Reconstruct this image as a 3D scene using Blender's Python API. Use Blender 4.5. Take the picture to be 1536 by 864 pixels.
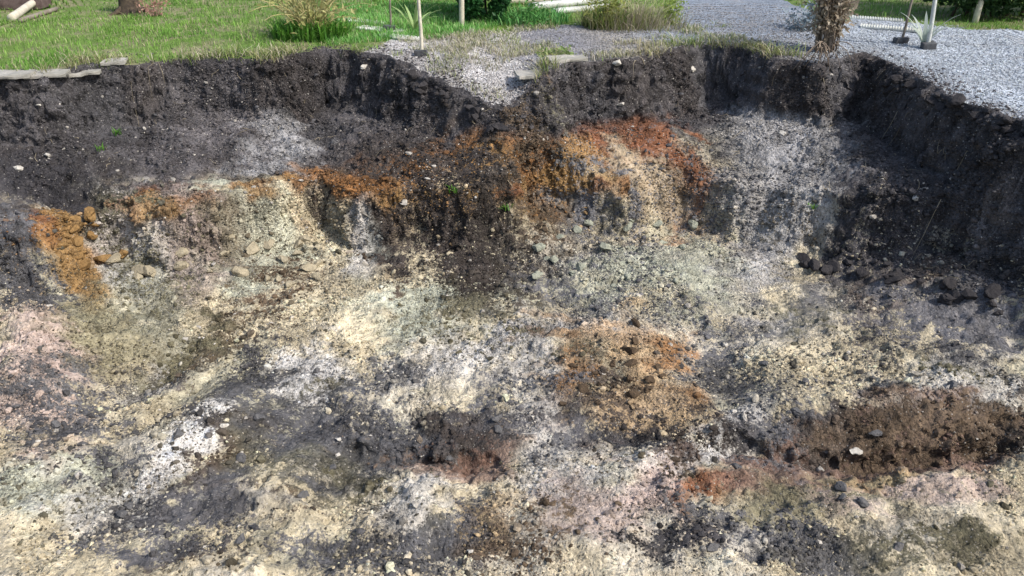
import bpy, math, random
import numpy as np
from mathutils import Vector
random.seed(7); rng = np.random.default_rng(7)
scene = bpy.context.scene
for o in list(bpy.data.objects): bpy.data.objects.remove(o)

# ---------------------------------------------------------------- camera, sky, sun, exposure
W, H = 1536.0, 864.0                       # pixel frame used when reading the photograph
CAM_Z, PITCH, HFOV = 1.6, math.radians(28.0), math.radians(65.0)
FPX = (W/2)/math.tan(HFOV/2)
cam_d = bpy.data.cameras.new('camera'); cam = bpy.data.objects.new('camera', cam_d)
scene.collection.objects.link(cam)
cam.location = (0, 0, CAM_Z); cam.rotation_euler = (math.pi/2-PITCH, 0, 0)
cam_d.angle = HFOV; cam_d.clip_end = 2000; cam_d.clip_start = 0.05
scene.camera = cam
SUN_EL, SUN_AZ = math.radians(46), math.radians(118)    # azimuth from +Y towards +X
world = bpy.data.worlds.new('World'); scene.world = world; world.use_nodes = True
wn = world.node_tree.nodes; wl = world.node_tree.links
sky = wn.new('ShaderNodeTexSky'); sky.sky_type = 'NISHITA'; sky.sun_disc = False
sky.sun_elevation = SUN_EL; sky.sun_rotation = SUN_AZ; sky.air_density = 1.0; sky.dust_density = 2.5
bg = wn['Background']; bg.inputs['Strength'].default_value = 0.13
wl.new(sky.outputs[0], bg.inputs['Color'])
sd = bpy.data.lights.new('sun', 'SUN'); sd.energy = 2.8; sd.angle = math.radians(2); sd.color = (1.0, 0.95, 0.88)
sun = bpy.data.objects.new('sun', sd); scene.collection.objects.link(sun)
sv = Vector((math.sin(SUN_AZ)*math.cos(SUN_EL), math.cos(SUN_AZ)*math.cos(SUN_EL), math.sin(SUN_EL)))
sun.rotation_euler = sv.to_track_quat('Z', 'Y').to_euler(); sun.location = (6, 4, 12)
scene.view_settings.view_transform = 'Standard'; scene.view_settings.look = 'None'
scene.view_settings.gamma = 1.0; scene.view_settings.exposure = 0.58

# ---------------------------------------------------------------- pixel -> ray -> world
cP, sP = math.cos(PITCH), math.sin(PITCH)
def ray(px, py):
    u = (px-W/2)/FPX; v = (H/2-py)/FPX
    return np.array([u, cP+sP*v, -sP+cP*v])
def at(px, py, z=0.0):
    r = ray(px, py); t = (z-CAM_Z)/r[2]
    return r[0]*t, r[1]*t

# ---------------------------------------------------------------- noise in numpy
def _h(ix, iy, iz, seed):
    n = (ix.astype(np.int64)*374761393 + iy.astype(np.int64)*668265263 + iz.astype(np.int64)*2147483647 + seed*1274126177) & 0xffffffff
    n = ((n ^ (n >> 13))*1274126177) & 0xffffffff
    n = ((n ^ (n >> 16))*2246822519) & 0xffffffff
    return ((n ^ (n >> 15)) & 0xffffff)/float(0xffffff)
def noise2(x, y, seed=0):
    x = np.asarray(x, float); y = np.asarray(y, float)
    ix = np.floor(x); iy = np.floor(y); fx = x-ix; fy = y-iy
    fx = fx*fx*fx*(fx*(fx*6-15)+10); fy = fy*fy*fy*(fy*(fy*6-15)+10); z = np.zeros_like(ix)
    a = _h(ix, iy, z, seed); b = _h(ix+1, iy, z, seed); c = _h(ix, iy+1, z, seed); d = _h(ix+1, iy+1, z, seed)
    return (a+(b-a)*fx)*(1-fy)+(c+(d-c)*fx)*fy
def noise3(x, y, z, seed=0):
    ix = np.floor(x); iy = np.floor(y); iz = np.floor(z); fx = x-ix; fy = y-iy; fz = z-iz
    fx = fx*fx*(3-2*fx); fy = fy*fy*(3-2*fy); fz = fz*fz*(3-2*fz); r = 0
    for k in (0, 1):
        a = _h(ix, iy, iz+k, seed); b = _h(ix+1, iy, iz+k, seed); c = _h(ix, iy+1, iz+k, seed); d = _h(ix+1, iy+1, iz+k, seed)
        r = r+((a+(b-a)*fx)*(1-fy)+(c+(d-c)*fx)*fy)*(fz if k else 1-fz)
    return r
def fbm(x, y, s, octv=4, seed=0, gain=0.5):            # about -1..1
    r = 0; a = 1.0; tot = 0
    x = np.asarray(x, float); y = np.asarray(y, float)
    for o in range(octv):
        c, q = math.cos(0.6*o+seed), math.sin(0.6*o+seed)
        r = r+a*(noise2((x*c-y*q)/s+17.3*o, (x*q+y*c)/s-9.1*o, seed+o)*2-1); tot += a; a *= gain; s *= 0.5
    return r/tot*1.5
def fbm3(x, y, z, s, octv=3, seed=0, gain=0.55):
    r = 0; a = 1.0; tot = 0
    for o in range(octv):
        r = r+a*(noise3(x/s+5.2*o, y/s+3.7*o, z/s-8.8*o, seed+o)*2-1); tot += a; a *= gain; s *= 0.5
    return r/tot*1.5
def worley3(x, y, z, s, seed=0):                       # nearest-cell random value and F2-F1
    x = x/s; y = y/s; z = z/s; ix = np.floor(x); iy = np.floor(y); iz = np.floor(z)
    f1 = np.full(x.shape, 9.0); f2 = f1.copy(); val = np.zeros(x.shape)
    for i in (-1, 0, 1):
        for j in (-1, 0, 1):
            for k in (-1, 0, 1):
                cx, cy, cz = ix+i, iy+j, iz+k
                d = (cx+_h(cx, cy, cz, seed)-x)**2+(cy+_h(cx, cy, cz, seed+1)-y)**2+(cz+_h(cx, cy, cz, seed+2)-z)**2
                n_ = d < f1; f2 = np.where(n_, f1, np.minimum(f2, d)); val = np.where(n_, _h(cx, cy, cz, seed+3), val); f1 = np.where(n_, d, f1)
    return val, np.sqrt(f2)-np.sqrt(f1)
def sst(e0, e1, x):
    t = np.clip((x-e0)/(e1-e0), 0, 1); return t*t*(3-2*t)
def sdf(x, y, poly):                                   # positive inside
    d2 = np.full(np.shape(x), 1e9); ins = np.zeros(np.shape(x), bool); n = len(poly)
    for i in range(n):
        ax, ay = poly[i]; bx, by = poly[(i+1) % n]
        ex, ey = bx-ax, by-ay
        t = np.clip(((x-ax)*ex+(y-ay)*ey)/(ex*ex+ey*ey+1e-12), 0, 1)
        d2 = np.minimum(d2, (x-ax-ex*t)**2+(y-ay-ey*t)**2)
        if ay != by:
            c = ((ay > y) != (by > y)) & (x < ax+(y-ay)*ex/(by-ay)); ins ^= c
    return np.where(ins, 1, -1)*np.sqrt(d2)

# ---------------------------------------------------------------- helpers for objects and materials
COL = scene.collection
def tag(o, label=None, cat=None, group=None, kind=None):
    for k, v in (('label', label), ('category', cat), ('group', group), ('kind', kind)):
        if v: o[k] = v
    return o
def mesh_arrays(name, V, faces, mat, col=None, parent=None, smooth=False, extra=None):
    """faces: (n,3) or (n,4) int array or a list of such arrays; col: per vertex rgb"""
    if not isinstance(faces, list): faces = [faces]
    faces = [f for f in faces if len(f)]
    me = bpy.data.meshes.new(name); V = np.asarray(V, np.float32)
    nl = sum(f.size for f in faces); nf = sum(len(f) for f in faces)
    me.vertices.add(len(V)); me.vertices.foreach_set('co', V.ravel())
    me.loops.add(nl); me.loops.foreach_set('vertex_index', np.concatenate([f.ravel() for f in faces]).astype(np.int32))
    tot = np.concatenate([np.full(len(f), f.shape[1]) for f in faces]); st = np.concatenate([[0], np.cumsum(tot)[:-1]])
    me.polygons.add(nf); me.polygons.foreach_set('loop_start', st.astype(np.int32))
    me.polygons.foreach_set('use_smooth', np.full(nf, smooth))
    me.update(calc_edges=True); me.validate()
    if col is not None:
        a = me.color_attributes.new('Col', 'FLOAT_COLOR', 'POINT')
        a.data.foreach_set('color', np.c_[col, np.ones(len(col))].astype(np.float32).ravel())
    for k, v in (extra or {}).items():
        a = me.attributes.new(k, 'FLOAT_COLOR' if np.ndim(v) == 2 else 'FLOAT', 'POINT')
        if np.ndim(v) == 2: a.data.foreach_set('color', np.c_[v, np.ones(len(v))].astype(np.float32).ravel())
        else: a.data.foreach_set('value', np.asarray(v, np.float32))
    if mat: me.materials.append(mat)
    o = bpy.data.objects.new(name, me); COL.objects.link(o); o.parent = parent
    return o
def empty(name, loc, label, cat, group=None, rz=0):
    o = bpy.data.objects.new(name, None); COL.objects.link(o); o.location = loc; o.rotation_euler[2] = rz
    o.empty_display_size = 0.1
    return tag(o, label, cat, group)
class NT:
    def __init__(s, name):
        s.m = bpy.data.materials.new(name); s.m.use_nodes = True; s.t = s.m.node_tree
        s.b = s.t.nodes['Principled BSDF']; s.out = s.t.nodes['Material Output']
    def n(s, typ, **kw):
        nd = s.t.nodes.new('ShaderNode'+typ)
        for k, v in kw.items(): setattr(nd, k, v)
        return nd
    def l(s, a, b): s.t.links.new(a, b)
    def noise(s, scale, detail=4, rough=0.6, vec=None):
        nd = s.n('TexNoise'); nd.inputs['Scale'].default_value = scale; nd.inputs['Detail'].default_value = detail
        nd.inputs['Roughness'].default_value = rough
        s.l(vec if vec is not None else s.co(), nd.inputs['Vector']); return nd.outputs['Fac']
    def co(s):
        if not hasattr(s, '_c'): s._c = s.n('TexCoord').outputs['Object']
        return s._c
    def math(s, op, a, b=0.0, c=None, clamp=False):
        nd = s.n('Math', operation=op); nd.use_clamp = clamp
        for i, v in enumerate((a, b, c)):
            if v is None: continue
            if isinstance(v, (int, float)): nd.inputs[i].default_value = v
            else: s.l(v, nd.inputs[i])
        return nd.outputs[0]
    def ramp(s, f, a, b, lo=0.0, hi=1.0):
        nd = s.n('MapRange', interpolation_type='SMOOTHSTEP'); s.l(f, nd.inputs['Value'])
        for k, v in (('From Min', a), ('From Max', b), ('To Min', lo), ('To Max', hi)): nd.inputs[k].default_value = v
        return nd.outputs[0]
    def mix(s, f, a, b, mode='MIX'):
        nd = s.n('Mix', data_type='RGBA', blend_type=mode)
        for sock, v in ((nd.inputs[0], f), (nd.inputs[6], a), (nd.inputs[7], b)):
            if hasattr(v, 'links'): s.l(v, sock)
            elif isinstance(v, (int, float)): sock.default_value = v
            else: sock.default_value = (*v, 1)
        return nd.outputs[2]
    def attr(s, name): 
        nd = s.n('Attribute'); nd.attribute_name = name; return nd
    def bump(s, h, strength=0.6, dist=0.02, prev=None):
        nd = s.n('Bump'); nd.inputs['Strength'].default_value = strength; nd.inputs['Distance'].default_value = dist
        s.l(h, nd.inputs['Height'])
        if prev is not None: s.l(prev, nd.inputs['Normal'])
        return nd.outputs[0]
    def fin(s, col, rough=0.9, normal=None, spec=0.2):
        if hasattr(col, 'links'): s.l(col, s.b.inputs['Base Color'])
        else: s.b.inputs['Base Color'].default_value = (*col, 1)
        if hasattr(rough, 'links'): s.l(rough, s.b.inputs['Roughness'])
        else: s.b.inputs['Roughness'].default_value = rough
        s.b.inputs['Specular IOR Level'].default_value = spec
        if normal is not None: s.l(normal, s.b.inputs['Normal'])
        return s.m

# soil: two colours per place (bed, and thrown soil or painted shade over it) and an overlay amount, broken up by fine noise
m = NT('soil')
ca = m.attr('Col').outputs['Color']; cb = m.attr('ColB').outputs['Color']; sp = m.attr('spill').outputs['Fac']
n1 = m.noise(16, 7, 0.72); n2 = m.noise(60, 5, 0.7); n3 = m.noise(5, 5, 0.6)
brk = m.math('ADD', m.math('MULTIPLY', n1, 0.62), m.math('MULTIPLY', n2, 0.38))
f = m.math('ADD', sp, m.math('MULTIPLY', m.math('SUBTRACT', brk, 0.5), 4.2))
f = m.ramp(f, 0.30, 0.70)
c = m.mix(f, ca, cb)
val = m.math('ADD', m.ramp(n2, 0.25, 0.75, 0.45, 1.0), m.ramp(n1, 0.25, 0.75, 0.0, 0.55))
cv = m.n('CombineXYZ'); [m.l(val, cv.inputs[i]) for i in range(3)]
c = m.mix(1.0, c, cv.outputs[0], 'MULTIPLY')
vor = m.n('TexVoronoi'); vor.inputs['Scale'].default_value = 75; m.l(m.co(), vor.inputs['Vector'])
gs = m.n('SeparateColor'); m.l(vor.outputs['Color'], gs.inputs[0])
near = m.ramp(vor.outputs['Distance'], 0.28, 0.36, 1.0, 0.0)
wv = m.n('VectorMath', operation='ADD'); wn_ = m.n('TexNoise'); wn_.inputs['Scale'].default_value = 30; m.l(m.co(), wn_.inputs['Vector'])
wsc = m.n('VectorMath', operation='SCALE'); wsc.inputs['Scale'].default_value = 0.035; m.l(wn_.outputs['Color'], wsc.inputs[0]); m.l(m.co(), wv.inputs[0]); m.l(wsc.outputs[0], wv.inputs[1])
v2 = m.n('TexVoronoi'); v2.inputs['Scale'].default_value = 42; v2.inputs['Randomness'].default_value = 1.0; m.l(wv.outputs[0], v2.inputs['Vector'])
g2 = m.n('SeparateColor'); m.l(v2.outputs['Color'], g2.inputs[0])
gv = m.math('ADD', m.ramp(g2.outputs[0], 0.0, 1.0, 0.62, 1.10), m.ramp(gs.outputs[2], 0.0, 1.0, 0.0, 0.6))
gcv = m.n('CombineXYZ'); [m.l(gv, gcv.inputs[i]) for i in range(3)]
c = m.mix(m.ramp(m.noise(2.3, 4, 0.6), 0.36, 0.62, 0.35, 1.0), c, m.mix(1.0, c, gcv.outputs[0], 'MULTIPLY'))
dk = m.math('MULTIPLY', near, m.ramp(gs.outputs[0], 0.80, 0.82)); pl = m.math('MULTIPLY', near, m.ramp(gs.outputs[1], 0.90, 0.92))
c = m.mix(m.math('MULTIPLY', dk, 0.75), c, (0.05, 0.045, 0.04)); c = m.mix(m.math('MULTIPLY', pl, 0.75), c, (0.5, 0.47, 0.42))
h = m.math('ADD', n1, m.math('MULTIPLY', n2, 0.4)); h = m.math('ADD', h, m.math('MULTIPLY', near, 0.12)); h = m.math('SUBTRACT', h, m.math('MULTIPLY', v2.outputs['Distance'], 0.55)); h = m.math('ADD', h, m.math('MULTIPLY', g2.outputs[1], 0.25))
rg = m.ramp(m.noise(2.3, 4, 0.6), 0.36, 0.62, 0.5, 1.0)
h = m.math('ADD', h, m.math('MULTIPLY', m.noise(150, 4, 0.75), 0.22))
b1 = m.bump(h, 1.0, 0.06); m.l(rg, b1.node.inputs['Strength'])
SOIL = m.fin(c, m.ramp(n1, 0.3, 0.7, 0.75, 0.95), b1, 0.25)
# loose lumps and crumbs: colour from their vertices
m = NT('crumb'); n1 = m.noise(45, 4, 0.65)
c = m.mix(m.ramp(n1, 0.3, 0.7), m.attr('Col').outputs['Color'], m.mix(1.0, m.attr('Col').outputs['Color'], (0.55, 0.53, 0.5), 'MULTIPLY'))
CRUMB = m.fin(c, 0.9, m.bump(m.noise(90, 4, 0.7), 0.7, 0.01), 0.2)
# lawn soil under the grass
m = NT('lawn_soil'); n1 = m.noise(2.2, 5, 0.65); n2 = m.noise(28, 5, 0.7)
c = m.mix(m.ramp(n1, 0.42, 0.62), (0.16, 0.26, 0.06), (0.31, 0.29, 0.17)); c = m.mix(m.ramp(n2, 0.35, 0.65, 0.0, 0.6), c, (0.08, 0.10, 0.035))
LAWN = m.fin(c, 0.95, m.bump(n2, 0.8, 0.03), 0.1)
# gravel: crushed stone bed
m = NT('gravel'); v = m.n('TexVoronoi'); v.inputs['Scale'].default_value = 70; m.l(m.co(), v.inputs['Vector'])
s_ = m.n('SeparateColor'); m.l(v.outputs['Color'], s_.inputs[0])
tint = m.attr('Col').outputs['Color']
val = m.ramp(s_.outputs[0], 0.0, 1.0, 0.55, 1.25); cv = m.n('CombineXYZ'); [m.l(val, cv.inputs[i]) for i in range(3)]
c = m.mix(1.0, tint, cv.outputs[0], 'MULTIPLY'); n3 = m.noise(3.0, 5, 0.65)
c = m.mix(m.ramp(n3, 0.5, 0.72, 0.0, 0.45), c, (0.42, 0.38, 0.34))
hh = m.math('ADD', m.math('MULTIPLY', v.outputs['Distance'], -1.0), m.math('MULTIPLY', m.noise(9, 4, 0.6), 1.5))
GRAVEL = m.fin(c, 0.85, m.bump(hh, 0.9, 0.02), 0.3)
def leafmat(name, trans=0.35, rough=0.5):
    m = NT(name); c = m.attr('Col').outputs['Color']
    m.fin(c, rough, None, 0.3)
    t = m.n('BsdfTranslucent'); m.l(c, t.inputs['Color']); mx = m.n('MixShader'); mx.inputs[0].default_value = trans
    m.l(m.b.outputs[0], mx.inputs[1]); m.l(t.outputs[0], mx.inputs[2]); m.l(mx.outputs[0], m.out.inputs['Surface'])
    return m.m
LEAF = leafmat('leaf'); GRASS = leafmat('grass_blade', 0.3, 0.6); STRAW = leafmat('straw', 0.15, 0.8)
def plain(name, ca, cb, scale=12, rough=0.8, bumpd=0.006, spec=0.3):
    m = NT(name); n = m.noise(scale, 6, 0.68); n2 = m.noise(scale*7, 4, 0.7)
    c = m.mix(m.ramp(n, 0.35, 0.65), ca, cb)
    c = m.mix(m.ramp(n2, 0.45, 0.7, 0.0, 0.5), c, tuple(v*0.55 for v in ca))
    return m.fin(c, rough, m.bump(m.math('ADD', n, m.math('MULTIPLY', n2, 0.4)), 0.8, bumpd), spec)
M_SLAB = plain('concrete', (0.42, 0.40, 0.36), (0.30, 0.29, 0.25), 9, 0.9, 0.012)
M_WHITE = plain('white_stone', (0.60, 0.57, 0.51), (0.36, 0.33, 0.28), 25, 0.7, 0.006)
M_STONE = plain('grey_stone', (0.33, 0.33, 0.33), (0.22, 0.21, 0.21), 25, 0.8, 0.006)
M_PVC = plain('white_plastic', (0.58, 0.60, 0.57), (0.40, 0.41, 0.37), 6, 0.5, 0.002, 0.4)
M_WOOD = plain('grey_wood', (0.26, 0.23, 0.19), (0.16, 0.13, 0.10), 14, 0.85, 0.008)
M_PALEW = plain('pale_wood', (0.62, 0.58, 0.47), (0.48, 0.44, 0.34), 14, 0.8, 0.006)
M_DARKW = plain('dark_timber', (0.09, 0.06, 0.055), (0.15, 0.11, 0.10), 10, 0.85, 0.008)
M_BARK = plain('bark', (0.10, 0.075, 0.05), (0.05, 0.038, 0.03), 20, 0.9, 0.01)
M_BLOCK = plain('dark_block', (0.10, 0.105, 0.11), (0.06, 0.06, 0.065), 18, 0.8, 0.006)

# ---------------------------------------------------------------- the pit in plan (edges read off the photograph, on the ground plane)
top_px = [(0,112),(60,112),(120,98),(240,89),(330,84),(400,86),(480,74),(560,82),(620,97)]
ramp_px = [(660,112,-0.06),(700,130,-0.12),(735,148,-0.19),(764,162,-0.24)]
top_px2 = [(775,118),(800,112),(850,97),(930,92),(1000,80),(1050,66),(1110,70),(1170,88),(1230,96),(1290,80),(1340,96),(1400,130),(1470,162),(1536,186)]
PIT = [(-6.8, 0.7), (-6.9, 4.0), (-6.4, 6.5)]+[at(*p) for p in top_px]+[at(*p) for p in ramp_px]+[(0.06, 6.75)]+[at(*p) for p in top_px2]+[(4.35, 4.4), (4.9, 2.6), (5.0, 0.7)]
ledge_px = [(0,352),(60,346),(84,318),(150,303),(250,310),(340,298),(475,268),(505,282),(540,290),(600,286),(660,292),(720,296),(764,286)]
ledge_px2 = [(776,264),(830,264),(890,272),(945,276),(1040,256),(1100,280)]
foot_px = [(1180,372),(1250,392),(1340,415),(1430,440),(1536,474)]
LZ = -0.78
LOW = [(-6.2, 1.2), (-6.2, 4.2), (-5.4, 5.6)]+[at(*p, LZ) for p in ledge_px]+[at(*p, LZ) for p in ledge_px2]+[(at(*p, -1.15)[0]+0.22, at(*p, -1.15)[1]+0.26) for p in foot_px]+[(3.9, 3.2), (4.3, 1.2)]
def grow(a, b, step, g, lim):
    out = []; v = b
    while abs(v-a) < lim: step *= g; v += step if b >= a else -step; out.append(v)
    return out
FX, FY = 0.0125, 0.0115
xs = np.arange(-4.75, 4.751, FX); ys = np.concatenate([np.arange(2.2, 6.5, FY), np.arange(6.5, 7.7, 0.0075), np.arange(7.7, 8.9, FY*1.4)])
gx = np.array(grow(0, xs[-1], FX, 1.14, 600)); gxn = np.array(grow(0, 4.75, FX, 1.14, 600))
X1 = np.concatenate([-gxn[::-1], xs, gx])
up = [ys[-1]]; s = FY
while up[-1] < 900: s *= 1.10; up.append(up[-1]+s)
dn = [ys[0]]; s = FY
while dn[-1] > -300: s *= 1.14; dn.append(dn[-1]-s)
Y1 = np.concatenate([np.array(dn[1:])[::-1], ys, np.array(up[1:])])
NX, NY = len(X1), len(Y1)
GX, GY = np.meshgrid(X1, Y1)
X, Y = GX.ravel(), GY.ravel()
wx = X+0.06*fbm(X, Y, 0.5, 4, 3)+0.028*fbm(X, Y, 0.11, 3, 7); wy = Y+0.06*fbm(X, Y, 0.5, 4, 4)+0.028*fbm(X, Y, 0.11, 3, 8)
dU = sdf(wx, wy, PIT)
wx2 = X+0.10*fbm(X, Y, 0.55, 5, 5); wy2 = Y+0.09*fbm(X, Y, 0.55, 5, 6)
dL = sdf(wx2, wy2, LOW)
inpit = sst(0.0, 0.12, dU)
# heights: turf edge, dark cut wall, sloping bench, ledge, floor
Z = 0.02*fbm(X, Y, 1.5, 3, 11)+0.008*fbm(X, Y, 0.2, 2, 12)
wallw = 0.17+0.13*(0.5+0.5*fbm(X, Y, 0.9, 2, 21))
ramp = -0.27*np.clip((7.45-Y)/0.75, 0, 1.1)*sst(-1.9, -1.3, X)*sst(0.35, 0.0, X)*sst(5.5, 6.2, Y)
ww = sst(-0.01, wallw, dU); drop = ramp*(1-ww)-0.52*ww-0.27*sst(0.10, 1.15, dU)
ledgew = 0.11+0.17*(0.5+0.5*fbm(X, Y, 0.8, 2, 22))
drop -= 0.42*sst(-0.04, ledgew, dL)+0.06*sst(0.2, 2.5, dL)
Z = Z*(1-inpit)+drop
rel = 0.045*fbm(X, Y, 1.0, 3, 31)+0.034*fbm(X, Y, 0.28, 4, 32)+0.020*np.abs(fbm(X, Y, 0.11, 3, 33))
Z = Z+rel*inpit*sst(0.05, 0.6, dU)
def hgt(x, y):                                         # bilinear lookup in the height field
    x = np.asarray(x, float); y = np.asarray(y, float)
    i = np.clip(np.searchsorted(X1, x)-1, 0, NX-2); j = np.clip(np.searchsorted(Y1, y)-1, 0, NY-2)
    fx = (x-X1[i])/(X1[i+1]-X1[i]); fy = (y-Y1[j])/(Y1[j+1]-Y1[j]); g = Z.reshape(NY, NX)
    return (g[j, i]*(1-fx)+g[j, i+1]*fx)*(1-fy)+(g[j+1, i]*(1-fx)+g[j+1, i+1]*fx)*fy
_T = np.linspace(1.5, 14, 1600)
def hit(px, py):
    r = ray(px, py); x = r[0]*_T; y = r[1]*_T; z = CAM_Z+r[2]*_T
    b = np.nonzero(z < hgt(x, y))[0]
    k = b[0] if len(b) else len(_T)-1
    return x[k], y[k], hgt(x[k], y[k])
def ell(px, py, rx, ry, ang=0):                        # plan ellipse whose outline passes through the picked points
    a = math.radians(ang); ca_, sa_ = math.cos(a), math.sin(a)
    z = hit(px, py)[2]; c = np.array(at(px, py, z))
    u = (np.array(at(px+rx*ca_, py+rx*sa_, z))-np.array(at(px-rx*ca_, py-rx*sa_, z)))/2
    v = (np.array(at(px-ry*sa_, py+ry*ca_, z))-np.array(at(px+ry*sa_, py-ry*ca_, z)))/2
    Mi = np.linalg.inv(np.array([u, v]).T)
    dx, dy = X-c[0], Y-c[1]
    return np.sqrt((Mi[0, 0]*dx+Mi[0, 1]*dy)**2+(Mi[1, 0]*dx+Mi[1, 1]*dy)**2)
# mounds and gullies on the floor
FORM = [(200,560,120,40,-28,-0.10),(370,470,90,30,-45,-0.08),(270,640,130,45,-25,0.07),(120,700,160,50,-10,0.05),
        (915,545,120,75,0,0.13),(1080,560,70,70,0,-0.10),(940,655,90,40,-20,-0.08),(1060,640,150,50,-20,0.06),
        (660,655,200,30,0,-0.06),(1300,650,330,26,2,-0.10),(1300,590,330,50,0,0.05),(1250,820,200,40,0,-0.06),
        (520,690,60,80,0,-0.06),(640,745,90,50,-10,0.06),(60,520,70,90,0,0.10),(150,500,60,90,0,-0.07),(430,590,80,35,0,-0.06),
        (560,470,130,40,-8,0.04),(1020,420,120,40,-12,0.05),(840,430,80,50,0,-0.05),(390,330,120,22,-12,0.04),(95,292,75,13,3,-0.13),(30,510,55,85,0,0.10),(885,282,65,12,0,-0.10),(270,520,190,26,-38,-0.09),(400,650,130,30,-38,-0.05)]
for a in FORM:
    Z = Z+a[5]*np.exp(-1.2*ell(*a[:5])**2)*inpit*sst(0.15, 0.6, dU)
# low cut steps scraped across the near floor, facing the camera
for pts, near_ in (([(1010,648),(1120,636),(1260,640),(1400,636),(1600,652)], [(1600,900),(1030,900)]), ([(470,646),(560,636),(660,642),(800,640)], [(860,820),(400,840)]), ([(60,660),(190,600),(300,540),(420,440)], [(520,560),(400,660),(200,760)])):
    dS = sdf(X+0.06*fbm(X, Y, 0.4, 4, 401), Y+0.06*fbm(X, Y, 0.4, 4, 402), [at(*p, -1.18) for p in pts+near_])
    pa, pb = at(*pts[0], -1.18)[0], at(*pts[-1], -1.18)[0]; fd = sst(pa-0.05, pa+0.5, X)*sst(pb+0.05, pb-0.5, X)
    Z = Z-0.13*sst(-0.01, 0.07, dS)*np.exp(-np.maximum(dS, 0)/0.5)*inpit*fd
g = Z.reshape(NY, NX)
gyz, gxz = np.gradient(g, Y1, X1)
slope = np.sqrt(gxz**2+gyz**2).ravel()
nl = np.sqrt(1+slope**2); nx_, ny_, nz_ = -gxz.ravel()/nl, -gyz.ravel()/nl, 1/nl
near = (np.abs(X) < 6.5) & (Y > 1) & (Y < 9.2) & (dU > -0.03)
PX, PY, PZ = X.copy(), Y.copy(), Z.copy()
amp = np.zeros(len(X)); q = np.nonzero(near)[0]
ns = fbm3(X[q], Y[q], Z[q]*0.8, 0.22, 4, 41, 0.6)
ck = np.abs(fbm3(X[q]*1.6, Y[q]*1.6, Z[q]*1.0, 0.10, 3, 47, 0.6))
st = sst(0.35, 1.6, slope[q]); ed = sst(-0.02, 0.06, dU[q])
lay = fbm3(X[q]*0.7, Y[q]*0.7, Z[q]*2.6, 0.16, 3, 44, 0.6)
wpx, wpy, wpz = X[q]+0.03*ns, Y[q]+0.03*lay, Z[q]+0.03*ck
wv1, we1 = worley3(wpx, wpy, wpz*1.25, 0.13, 301); wv2, we2 = worley3(wpx, wpy, wpz, 0.055, 311)
chunk = (wv1-0.5)*0.075*sst(0.0, 0.12, we1)-0.02*sst(0.10, 0.0, we1)+(wv2-0.5)*0.030-0.008*sst(0.12, 0.0, we2)
rgh = sst(-0.35, 0.35, fbm(X[q], Y[q], 0.8, 3, 320))
amp = (0.035*ns+0.02*ck-0.012+0.022*lay+chunk*(0.35+0.65*rgh))*(0.25+0.75*st)*ed
drag = fbm(X[q]*0.18+Y[q]*0.10, Y[q]-0.25*X[q], 0.07, 3, 330, 0.6)*sst(0.0, 0.5, fbm(X[q], Y[q], 1.1, 2, 331))
PX[q] += amp*nx_[q]; PY[q] += amp*ny_[q]
PZ[q] += amp*nz_[q]+ed*((0.004+0.009*rgh)*fbm(X[q], Y[q], 0.035, 2, 51)+(0.006+0.013*rgh)*np.maximum(fbm(X[q], Y[q], 0.09, 3, 52, 0.6), -0.2)+0.014*drag*(1-st))

# ---------------------------------------------------------------- soil colours of the pit, by layer and by thrown soil, some ledge and wall shade painted in
HUM = np.array((0.082, 0.076, 0.078)); HUMB = np.array((0.052, 0.042, 0.036)); BLK = np.array((0.030, 0.028, 0.030))
ORA = np.array((0.31, 0.155, 0.062)); OCH = np.array((0.36, 0.22, 0.09)); RUS = np.array((0.21, 0.09, 0.045))
SAND = np.array((0.57, 0.495, 0.345)); WHT = np.array((0.60, 0.575, 0.535)); GRYS = np.array((0.27, 0.265, 0.265)); OLV = np.array((0.17, 0.155, 0.095))
GRN = np.array((0.36, 0.37, 0.29)); BRN = np.array((0.12, 0.085, 0.055)); PNK = np.array((0.42, 0.33, 0.29)); GDK = np.array((0.105, 0.104, 0.110)); MAU = np.array((0.175, 0.115, 0.09))
TEAL = np.array((0.13, 0.15, 0.145))
def mixc(a, b, t): return a*(1-t[:, None])+b*t[:, None]
N = len(X)
zz = PZ+0.06*fbm(X, Y, 0.5, 4, 61)
low = sst(-0.74, -0.86, zz)
A = mixc(np.tile(HUM, (N, 1)), SAND, low)
ob = np.exp(-((zz+0.79)/0.10)**2)*sst(-0.36, -0.08, dL)*(0.55+0.45*sst(-0.4, 0.3, fbm(X, Y, 0.5, 3, 63)))*(X < 2.1)
OBC = mixc(mixc(np.tile(ORA*0.9, (N, 1)), OCH*0.85, sst(-0.3, 0.4, fbm(X, Y, 0.3, 3, 64))), RUS, sst(0.1, 0.6, fbm(X, Y, 0.4, 3, 62)))
A = mixc(A, OBC, np.clip(ob*1.0, 0, 1))
vr = fbm(X, Y, 0.6, 4, 65); A = mixc(A, np.where((low > 0.5)[:, None], WHT, GDK*0.9), 0.42*sst(-0.1, 0.7, vr))
vr = fbm(X, Y, 0.45, 4, 66); A = mixc(A, np.where((low > 0.5)[:, None], GRN, HUMB), 0.5*sst(0.0, 0.7, vr))
Bc = mixc(np.tile(GDK, (N, 1)), OLV, low*0.75); Bc = mixc(Bc, BRN, 0.5*sst(0.1, 0.7, fbm(X, Y, 0.5, 3, 68))*low)
S = np.where(low > 0.5, 0.13, -0.05)+0.25*fbm(X, Y, 0.35, 4, 69)+0.18*fbm(X, Y, 1.1, 2, 70)
pit_i = np.nonzero((dU > -0.1) & (np.abs(X) < 5.2) & (Y > 1.8) & (Y < 8.4))[0]
XQ, YQ = X[pit_i], Y[pit_i]
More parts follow.
